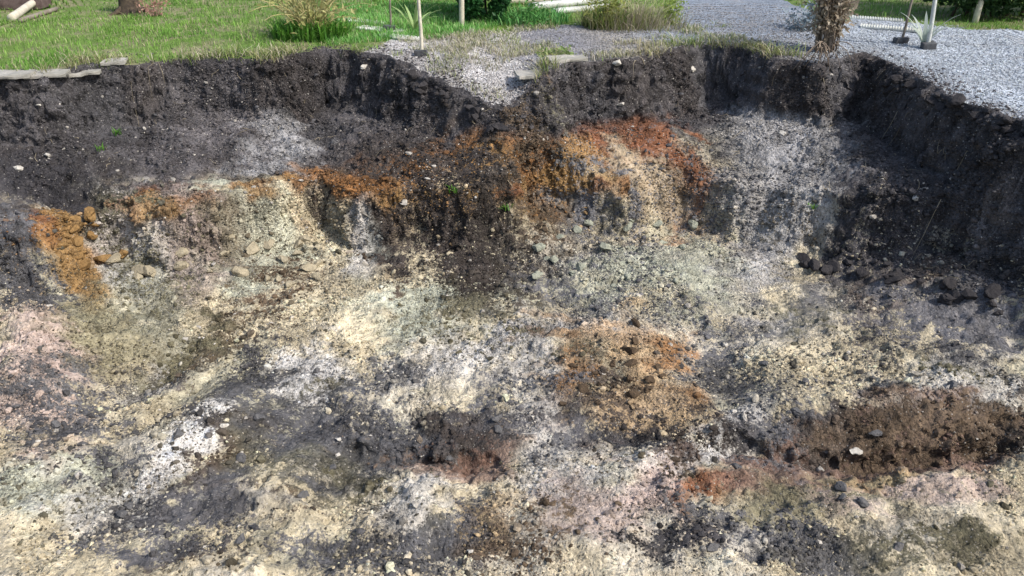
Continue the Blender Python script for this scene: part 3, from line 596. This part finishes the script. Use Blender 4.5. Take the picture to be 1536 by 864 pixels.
def de(x, y):
    d = gridval(dU, x, y); nr = np.maximum(gridval(r1, x, y), gridval(r2, x, y)) < 0
    return (d > -0.22)*(d < 0.035)*nr*sst(-0.25, 0.4, fbm(x, y, 0.4, 3, 117))
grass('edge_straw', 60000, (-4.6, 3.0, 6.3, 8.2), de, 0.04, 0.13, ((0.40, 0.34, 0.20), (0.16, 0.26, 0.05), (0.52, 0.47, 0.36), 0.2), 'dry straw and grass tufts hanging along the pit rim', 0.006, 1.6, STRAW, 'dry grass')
def dv(x, y): return (gridval(dU, x, y) < -0.03)*(np.maximum(gridval(r1, x, y), gridval(r3, x, y)) > -0.1)*sst(0.25, 0.6, fbm(x, y, 0.6, 3, 119))
grass('verge_grass', 60000, (-1.4, 2.4, 6.4, 10.2), dv, 0.02, 0.07, ((0.36, 0.32, 0.22), (0.20, 0.27, 0.07), (0.48, 0.44, 0.36), 0.35), 'sparse dry grass growing through the gravel behind the pit', 0.006, 1.2, STRAW)

# roots and straws on the cut walls
paths, cols = [], []
for i in range(260):
    xx = random.uniform(-4.2, 3.6); yy = random.uniform(4.8, 7.6)
    d = float(gridval(dU, np.array([xx]), np.array([yy]))[0])
    if not (0.0 < d < 0.9): continue
    p = surf(np.array([xx]), np.array([yy]))[0].copy(); a = random.uniform(0, 6.28); L = random.uniform(0.03, 0.13)
    pts = []
    for t in np.linspace(0, 1, 5):
        qx, qy = p[0]+math.cos(a)*L*t+0.01*math.sin(5*t+i), p[1]+math.sin(a)*L*t
        qz = surf(np.array([qx]), np.array([qy]))[0][2]; pts.append((qx, qy, qz+0.004+0.012*math.sin(3.1*t)))
    paths.append((pts, np.linspace(0.0022, 0.001, 5))); cols.append(np.array((0.45, 0.38, 0.26))*random.uniform(.4, 1.2))
tag(tubes('root_hairs', paths, STRAW, None, cols, 4), 'fine pale roots poking from the dark cut soil', 'roots', kind='stuff')

# ---------------------------------------------------------------- single stones and clods
def stone(px, py, size_px, mat, name, label, cat, group=None, flat=0.7, seed=0, base_=I2, rough=0.3, stretch=1.25):
    x, y, z = hit(px, py); p = surf(np.array([x]), np.array([y]))[0]
    dist = math.sqrt(p[0]**2+p[1]**2+(CAM_Z-p[2])**2); s = size_px/FPX*dist/2
    v, f_ = lump(base_, rough, seed+3, 0.35); v = v*np.array([stretch, 0.9, flat])*s
    a = seed*1.9; v = np.c_[v[:, 0]*math.cos(a)-v[:, 1]*math.sin(a), v[:, 0]*math.sin(a)+v[:, 1]*math.cos(a), v[:, 2]]
    v[:, 2] -= v[:, 2].min(); me_o = mesh_arrays(name, v, f_, mat, None, None, False)
    me_o.location = (p[0], p[1], p[2]-s*flat*0.6)
    return tag(me_o, label, cat, group)
for i, (px, py, sz, lab) in enumerate([
    (26,253,13,'flat white stone on dark bench beside the pale wall'), (71,235,12,'white stone lying above the ledge shade painted black'),
    (57,157,7,'tiny white pebble stuck in the dark cut wall'), (290,236,8,'pale angular chip on the grey bench below the lawn'),
    (1173,202,16,'round bright white stone on the grey sand bench'), (930,164,12,'white flint beside the rusty orange soil patch'),
    (605,312,15,'pale wedge of stone in the dark wall under the gravel tongue'), (1370,306,17,'white chalky lump at the foot of the dark right wall'),
    (507,660,9,'small white stone on the olive dark soil patch'), (505,688,10,'white chip at the edge of a cream sand heap'),
    (1282,680,15,'yellowish white stone on the mauve brown soil'), (1210,322,9,'white chip on the pale grey slope'),
    (545,104,14,'white and ochre stone lodged in the crumbly rim'), (925,97,16,'pale rounded stone in the straw at the wall top'),
    (1042,104,13,'pale stone set in the grey wall near its corner'), (640,272,8,'white chip on the orange soil band'),
    (1085,520,10,'pale pebble in the dark hollow beside the brown mound'), (335,640,11,'pale stone beside the long white sand streak'),
    (705,830,12,'cream stone near the dark olive soil'), (60,765,10,'white pebble on the pale green grey sand')]):
    stone(px, py, sz*0.85, M_WHITE, 'white_stone', lab, 'stone', None, 0.6, i, I2, 0.6)
M_CLOD = {}
def clodmat(k, c):
    if k not in M_CLOD: M_CLOD[k] = plain('clod_'+k, tuple(c), tuple(c*0.65), 30, 0.95, 0.02, 0.15)
    return M_CLOD[k]
def clods(cn, c, group, label, box, n, sz, seed):
    r = random.Random(seed)
    for i in range(n):
        px = r.uniform(box[0], box[2]); py = r.uniform(box[1], box[3])
        if len(box) > 4: py += (px-box[0])*box[4]
        stone(px, py, r.uniform(*sz), clodmat(cn, c), 'soil_clod', label, 'clod', group, r.uniform(.6, .85), seed*50+i, I2, 0.55, r.uniform(1, 1.4))
clods('dark', HUM*0.75, 'dark clods below the right wall', 'dark crumbly clod lying at the foot of the dark right wall', (1200,375,1500,405,0.24), 22, (10, 24), 1)
clods('dark', HUM*0.75, 'dark clods along the road edge', 'dark clod broken from the rim beside the gravel road', (1290,105,1520,130,0.36), 26, (10, 22), 2)
clods('dark', HUM*0.75, 'dark clods at the tongue edge', 'dark clod broken from the rim of the pointed gravel tongue', (610,112,750,128,0.55), 18, (10, 20), 3)
clods('ochre', OCH*0.9, 'ochre sand lumps on the left ledge', 'ochre sandstone lump crumbling from the left ledge', (85,320,190,400), 16, (10, 22), 4)
clods('cream', SAND*0.8, 'cream sand lumps below the pale face', 'cream sand lump fallen below the pale broken face', (160,360,480,430), 26, (10, 22), 5)
clods('brown', BRN, 'brown clods on the ochre mound', 'brown clod on the ochre soil mound', (820,490,1010,610), 18, (10, 18), 6)
clods('grey', GRYS*0.62, 'grey clods in the foreground', 'dark grey clod on the sandy foreground of the pit', (30,620,760,850), 14, (10, 17), 7)
clods('grey', GRYS*0.62, 'grey clods near the dark hollow', 'dark grey clod lying between the dark hollow and the mauve soil band', (1040,540,1480,840), 14, (10, 18), 8)
clods('pale', GRN*1.1, 'pale lumps on the central slope', 'pale greenish sand lump on the slope right of the tongue', (800,330,1040,440), 22, (10, 20), 9)

# ---------------------------------------------------------------- concrete slabs on the rim
def slab(px, py, L, D, T, rz, label, mat=M_SLAB, dz=0.0, tilt=0.0, name='concrete_slab', seed=0, cat='slab', group=None, **kw):
    x, y = at(px, py); o = rough_box(name, (L, D, T), mat, None, kw.get('seg', (6, 4, 2)), kw.get('wob', 0.013), seed, kw.get('taper', 0.25), kw.get('ribs', 0))
    o.location = (x, y, float(hgt(x, y))+dz); o.rotation_euler = (tilt, 0, rz); return tag(o, label, cat, group)
slab(18,112,0.36,0.26,0.03,0.12,'broken grey concrete slab jutting over the rim at the lowest wall corner',seed=1,dz=-0.015)
slab(70,108,0.34,0.24,0.03,0.20,'flat buff concrete slab on the rim with orange leaves',seed=2,dz=-0.01)
slab(122,98,0.30,0.22,0.03,0.3,'thick pinkish grey slab under the dry grass tuft',seed=3,dz=-0.01)
slab(172,92,0.20,0.16,0.03,0.1,'small broken slab half buried below the lawn straw',seed=4,dz=-0.01)
slab(800,104,0.30,0.22,0.03,0.25,'pale slab beside the gravel tongue at the wall top',seed=5,dz=-0.01)
slab(850,93,0.36,0.2,0.03,0.3,'thin pale slab overhanging the dark wall by green weeds',seed=6,dz=-0.005)

# ---------------------------------------------------------------- ribbed boards lying on the grass
def ribbed(px, py, L, D, rz, label, seed, group):
    o = slab(px, py, L, D, 0.03, rz, label, M_PVC, 0.0, 0, 'ribbed_board', seed, 'board', group, seg=(44, 2, 2), wob=0.003, taper=0.0, ribs=0.012)
    return o
B1 = ['white ribbed board lying in lush grass, farthest from the pit rim', 'white ribbed board in lush grass between two others like it', 'white ribbed board at the lawn edge touching the pointed gravel tongue']; B2 = ['white ribbed board lying beside the far grass verge of the gravel road', 'white ribbed board lying on the gravel road beside the thin grey stake']
for i, (px, py, L) in enumerate(((545,36,0.62),(572,48,0.55),(600,58,0.5))): ribbed(px, py, L, 0.16, -0.42-0.06*i, B1[i], i, 'ribbed boards by the tongue')
for i, (px, py, L) in enumerate(((1312,30,0.6),(1335,44,0.6))): ribbed(px, py, L, 0.16, -0.42-0.05*i, B2[i], i+7, 'ribbed boards by the road')

# ---------------------------------------------------------------- stakes with blocks, post, poles
def stake(px, py, h, rad, mat, label, lean=(0.0, 0.0), name='stake', foot=True):
    x, y = at(px, py); z = float(hgt(x, y)); e = empty(name, (x, y, z), label, 'stake')
    n = 9; t = np.linspace(0, 1, n)
    pts = np.c_[lean[0]*t+0.006*np.sin(7*t), lean[1]*t, -0.05+(h+0.05)*t]
    tubes('shaft', [(pts, rad*(1-0.25*t))], mat, e, None, 8)
    if foot:
        b = rough_box('foot_block', (0.12, 0.09, 0.06), M_BLOCK, e, (4, 3, 3), 0.014, int(px)); b.location = (0.0, -0.005, 0)
    return e
stake(1350,66,0.62,0.014,M_WOOD,'thin grey stake in a dark block by the ribbed boards at the road',(0.05,0.02))
stake(1390,74,0.85,0.022,M_PVC,'pale stake with strap leaves standing in a dark block on the road',(-0.02,0.06))
stake(585,50,0.5,0.012,M_WOOD,'thin weathered stake in a dark block on the green lawn',(0.04,0.02))
stake(632,84,0.75,0.018,M_PALEW,'pale yellowish stake in a dark block at the tongue rim',(0.0,0.1))
stake(1462,34,1.5,0.035,M_PALEW,'cream post standing in front of the long dark hedge',(0,0),'post',False)
stake(692,40,1.3,0.03,M_PALEW,'pale post standing beside the round green bush',(0.02,0),'post',False)
def strap(px, py, n, L, c, label, spread=0.5, w=0.016):
    x, y = at(px, py); z = float(hgt(x, y)); e = empty('strap_leaf_plant', (x, y, z), label, 'plant')
    for i in range(n):
        a = random.uniform(0, 6.28); l = L*random.uniform(.6, 1.1); t = np.linspace(0, 1, 7); sp_ = spread*random.uniform(.4, 1.1)
        pts = np.c_[math.cos(a)*sp_*l*t**1.3, math.sin(a)*sp_*l*t**1.3, l*(t-0.45*sp_*t**2.4)]
        d = np.array([-math.sin(a), math.cos(a), 0]); ww = w*(0.5+1.2*t*(1-t)*2)*(1-t**6); ww[-1] = 0.001
        VV = np.concatenate([pts-d*ww[:, None], pts+np.array([0, 0, -0.003]), pts+d*ww[:, None]]); F = []
        for k in range(6): F += [(k, 7+k, 8+k, k+1), (7+k, 14+k, 15+k, 8+k)]
        mesh_arrays('leaf', VV, np.array(F), LEAF, np.tile(np.array(c)*random.uniform(.7, 1.2), (21, 1)), e)
    return e
strap(1384,72,11,0.42,(0.52,0.58,0.50),'pale grey strap-leaved plant tied to the stake on the road',0.9)
strap(622,50,12,0.40,(0.40,0.55,0.22),'light green strap-leaved plant on the lawn behind the tongue rim',0.9)

# dark wood and poles at the far left, stump, rock
def beam(px, py, L, D, T, rz, mat, name, label, cat, seed=0, tilt=0.0, dz=0.0, group=None):
    return slab(px, py, L, D, T, rz, label, mat, dz, tilt, name, seed, cat, group, seg=(12, 3, 3), wob=0.012, taper=0.05)
beam(15,12,0.9,0.3,0.16,0.1,M_DARKW,'timber_baulk','dark reddish timber baulk lying on the grass with rubble','timber',1)
beam(25,4,0.8,0.28,0.14,0.05,M_DARKW,'timber_baulk','weathered brown timber lying behind the reddish baulk','timber',2)
def pole(p0, p1, r, mat, label, name='pole', z0=0.02, z1=0.1):
    a, b = at(*p0), at(*p1); t = np.linspace(0, 1, 12)
    za, zb = float(hgt(*a))+z0, float(hgt(*b))+z1
    pts = np.c_[a[0]+(b[0]-a[0])*t, a[1]+(b[1]-a[1])*t+0.01*np.sin(9*t), za+(zb-za)*t]
    return tag(tubes(name, [(pts, np.full(12, r)*(1-0.15*t))], mat, None, None, 10), label, 'pole')
pole((18,32),(66,6),0.045,M_PALEW,'pale debarked pole propped against the dark timber','pole',0.04,0.10)
pole((30,33),(85,16),0.03,M_WOOD,'thin grey branch on the grass below the pale pole','branch',0.02,0.03)
pole((795,16),(905,6),0.05,M_PVC,'white plastic pipe lying on the grass behind the gravel strip','pipe',0.05,0.05)
pole((830,22),(915,14),0.04,M_PVC,'white pipe lying nearer the straw tussock','pipe',0.04,0.04)
pole((745,6),(860,2),0.05,M_PALEW,'pale log lying beyond the two white pipes','log',0.05,0.05)
x, y = at(195, 17); z = float(hgt(x, y)); e = empty('tree_stump', (x, y, z), 'short dark tree stump standing in the lawn', 'stump')
t = np.linspace(0, 1, 8); tubes('trunk', [(np.c_[0.01*np.sin(6*t), 0*t, -0.06+0.5*t], 0.10+0.09*(1-t)**4)], M_BARK, e, None, 14)
paths = []
for k in range(5):
    a = k*1.26+0.3; t = np.linspace(0, 1, 6); paths.append((np.c_[np.cos(a)*(0.08+0.22*t), np.sin(a)*(0.08+0.22*t), 0.07*(1-t)**2-0.005*t], 0.04*(1-0.7*t)))
for p_ in paths: tubes('root', [p_], M_BARK, e, None, 7)
# ---------------------------------------------------------------- shrubs and hedges
def stems(e, n, L, spread, r, mat, arch=0.5, name='stem', seed=0, base_r=0.06):
    rr = random.Random(seed); tips = []; paths = []
    for i in range(n):
        a = rr.uniform(0, 6.28); l = L*rr.uniform(.55, 1.1); s_ = spread*rr.uniform(.2, 1.0); b = rr.uniform(0, base_r); t = np.linspace(0, 1, 8)
        p = np.c_[math.cos(a)*(b+s_*l*t**1.4)+0.02*np.sin(6*t+i), math.sin(a)*(b+s_*l*t**1.4)+0.02*np.cos(5*t+i), -0.04+l*(t-arch*s_*t**2.5)]
        p[1:, 2] = np.maximum(p[1:, 2], 0.01)
        paths.append((p, r*(1-0.75*t)*rr.uniform(.6, 1.2))); tips.append(p)
    for p_ in paths: tubes(name, [p_], mat, e, None, 5)
    return tips
def along(tips, n, jit, tmin=0.25):
    out = []
    for i in range(n):
        p = tips[rng.integers(len(tips))]; t = rng.uniform(tmin, 1)*(len(p)-1); k = int(min(t, len(p)-2)); out.append(p[k]+(p[k+1]-p[k])*(t-k)+rng.normal(0, jit, 3))
    out = np.array(out); out[:, 2] = np.maximum(out[:, 2], 0.015); return out
def colr(c0, c1, n): 
    t = rng.random((n, 1)); return (np.array(c0)*(1-t)+np.array(c1)*t)*rng.uniform(.7, 1.25, (n, 1))
def shrub(px, py, name, label, n, L, spread, r, mat, nleaf, lsize, c0, c1, seed, arch=0.5, jit=0.04, base_r=0.06, under=None, cat='shrub', long=1.9):
    x, y = at(px, py); e = empty(name, (x, y, float(hgt(x, y))), label, cat)
    tp = stems(e, n, L, spread, r, mat, arch, 'stem', seed, base_r)
    leaves('foliage', along(tp, nleaf, jit), lsize*rng.uniform(.6, 1.3, nleaf), colr(c0, c1, nleaf), LEAF, e, 0.3, long)
    if under:
        nb, hb, cb0, cb1, rb = under; a = rng.uniform(0, 6.28, nb); rad = rb*np.sqrt(rng.random(nb))
        P = np.c_[np.cos(a)*rad, np.sin(a)*rad*0.8, np.zeros(nb)]
        blades('grass_tuft', P, hb*rng.uniform(.5, 1.2, nb), np.full(nb, 0.017), colr(cb0, cb1, nb), LEAF, e, 1.0)
    return e
M_YST = plain('yellow_stem', (0.48, 0.42, 0.20), (0.34, 0.30, 0.13), 25, 0.7, 0.002)
M_BST = plain('brown_stem', (0.30, 0.24, 0.18), (0.16, 0.12, 0.09), 25, 0.8, 0.003)
M_PST = plain('pink_stem', (0.45, 0.27, 0.22), (0.33, 0.20, 0.16), 25, 0.8, 0.002)
shrub(468,56,'arching_shrub','arching yellow-stemmed shrub with a bright green tuft on the rim',70,0.85,0.95,0.008,M_YST,600,0.034,(0.30,0.30,0.10),(0.46,0.44,0.2),1,0.6,0.05,0.1,(800,0.20,(0.05,0.16,0.02),(0.16,0.36,0.05),0.40))
shrub(1238,76,'brown_shrub','tangled brown shrub with bare stems rooted at the pit corner',100,1.15,0.24,0.008,M_BST,1700,0.032,(0.26,0.20,0.13),(0.48,0.42,0.33),2,0.4,0.06,0.08)
shrub(1205,44,'grey_leaved_shrub','blue grey leaved low plant beside the tangled brown shrub',22,0.35,0.8,0.004,M_BST,500,0.026,(0.10,0.15,0.18),(0.30,0.36,0.40),3,0.6,0.05,0.1)
shrub(232,22,'dry_plant','pinkish dry plant standing by the tree stump',20,0.42,0.6,0.004,M_PST,240,0.022,(0.42,0.22,0.17),(0.50,0.32,0.25),4,0.4,0.03,0.05,None,'plant')
shrub(905,40,'yellow_green_weed','loose yellow-green weed standing by the white pipes',26,0.55,0.6,0.004,M_YST,420,0.028,(0.16,0.20,0.04),(0.36,0.38,0.10),5,0.4,0.05,0.1,(260,0.25,(0.36,0.34,0.16),(0.16,0.28,0.06),0.25),'weed')
shrub(1008,34,'yellow_green_weed','bright lime weed at the border of the blue grey gravel',16,0.42,0.45,0.004,M_YST,300,0.026,(0.22,0.32,0.05),(0.40,0.50,0.12),6,0.4,0.04,0.08,None,'weed')
shrub(835,86,'low_weed','low green weed creeping over the thin pale slab',14,0.16,0.9,0.003,M_YST,150,0.022,(0.14,0.24,0.05),(0.34,0.40,0.16),7,0.6,0.03,0.1,None,'weed')
shrub(790,32,'leafy_weed','dark green leafy weed patch beside the round bush',20,0.25,0.9,0.003,M_YST,420,0.03,(0.04,0.14,0.03),(0.14,0.34,0.08),8,0.6,0.06,0.3,(500,0.16,(0.05,0.2,0.04),(0.18,0.42,0.12),0.5),'weed')
# straw tussock
x, y = at(955, 40); e = empty('straw_tussock', (x, y, float(hgt(x, y))), 'wide tan tussock of dry grass behind the wall', 'tussock'); n = 1300
a = rng.uniform(0, 6.28, n); rad = 0.5*rng.random(n); P = np.c_[np.cos(a)*rad*1.2, np.sin(a)*rad*0.7, np.zeros(n)]
blades('dry_blades', P, 0.30*rng.uniform(.2, 1.3, n)*(1.1-rad*1.2), np.full(n, 0.007), np.where(rng.random((n, 1)) < 0.3, colr((0.2, 0.26, 0.06), (0.32, 0.36, 0.12), n), colr((0.34, 0.29, 0.2), (0.5, 0.45, 0.34), n)), STRAW, e, 1.1, 0.7, a+rng.normal(0, .8, n))
# rooty mass hanging at the pit corner
x, y, z = hit(1232, 92); e = empty('root_mass', (x, y, float(surf(np.array([x]), np.array([y]))[0][2])), 'hanging brown root mass below the tangled shrub', 'roots')
for k in range(26):
    a = random.uniform(-2.9, -0.2); L = random.uniform(.12, .32); t = np.linspace(0, 1, 7)
    p = np.c_[math.cos(a)*L*0.8*t+random.uniform(-.12, .12), -0.02-0.10*np.sin(2.6*t)+0*t, 0.10+0.08*np.sin(3*t)-L*0.8*t+random.uniform(0, .08)]
    tubes('root', [(p, 0.007*(1-.8*t)*random.uniform(.6, 1.5))], M_BST, e, None, 5)
# hedges
def hedge(cx, cy, lx, ly, lz, n, name, label, c0, c1, lsize, seed, cat='hedge'):
    z = float(hgt(cx, cy)); e = empty(name, (cx, cy, z), label, cat)
    for k in range(max(3, int(lx*5))):
        a = random.uniform(0, 6.28); t = np.linspace(0, 1, 7); bx = (k+.5)/max(3, int(lx*5))*lx*0.8-lx*.4
        p = np.c_[bx+0.12*t*math.cos(a)*2, 0.1*t*math.sin(a)*2, -0.05+lz*0.8*t]; tubes('stem', [(p, 0.02*(1-.7*t))], M_BARK, e, None, 6)
    u = rng.normal(size=(n, 3)); u /= np.linalg.norm(u, axis=1)[:, None]; u = np.sign(u)*np.abs(u)**0.42
    rr = rng.random(n)**0.28; ln = 1+0.16*fbm3(u[:, 0]*2+seed, u[:, 1]*2, u[:, 2]*2, 0.9, 3, 131+seed)
    P = u*(rr*ln)[:, None]*np.array([lx/2, ly/2, lz/2]); P[:, 2] += lz/2+0.05; P = P[P[:, 2] > 0.01]
    g_ = fbm3(P[:, 0], P[:, 1], P[:, 2], 0.3, 2, 141)*.5+.5; t = np.clip(g_+rng.normal(0, .2, len(P)), 0, 1)[:, None]
    leaves('foliage', P, lsize*rng.uniform(.6, 1.3, len(P)), (np.array(c0)*(1-t)+np.array(c1)*t), LEAF, e, 0.3, 1.5)
    return e
x, y = at(728, 36); hedge(x, y+0.36, 0.60, 0.8, 1.1, 9000, 'round_bush', 'dense round bush with deep green leaves behind the gravel tongue', (0.012, 0.05, 0.015), (0.05, 0.17, 0.05), 0.045, 1, 'bush')
x, y = at(1500, 36); hedge(x+0.95, y+0.45, 3.4, 1.0, 1.4, 26000, 'hedge', 'long dark leafy hedge along the far side of the gravel road', (0.012, 0.035, 0.014), (0.07, 0.14, 0.05), 0.05, 2)
# sprigs on the bench
for px, py, lab in ((175,200,'green sprig growing on the dark bench under the slabs'), (150,228,'tiny green sprig nearer the black ledge'), (680,293,'green sprig in the brown wall of the tongue'), (1215,320,'green sprig on the pale grey slope'), (760,318,'olive sprig at the edge of the dark tongue wall')):
    x, y, z = hit(px, py); p = surf(np.array([x]), np.array([y]))[0]; e = empty('green_sprig', tuple(p), lab, 'sprig')
    blades('blade', np.c_[rng.normal(0, .02, 14), rng.normal(0, .02, 14), np.full(14, -0.004)], np.full(14, .06), np.full(14, .012), colr((0.06, 0.2, 0.02), (0.2, 0.4, 0.06), 14), LEAF, e, 1.4)
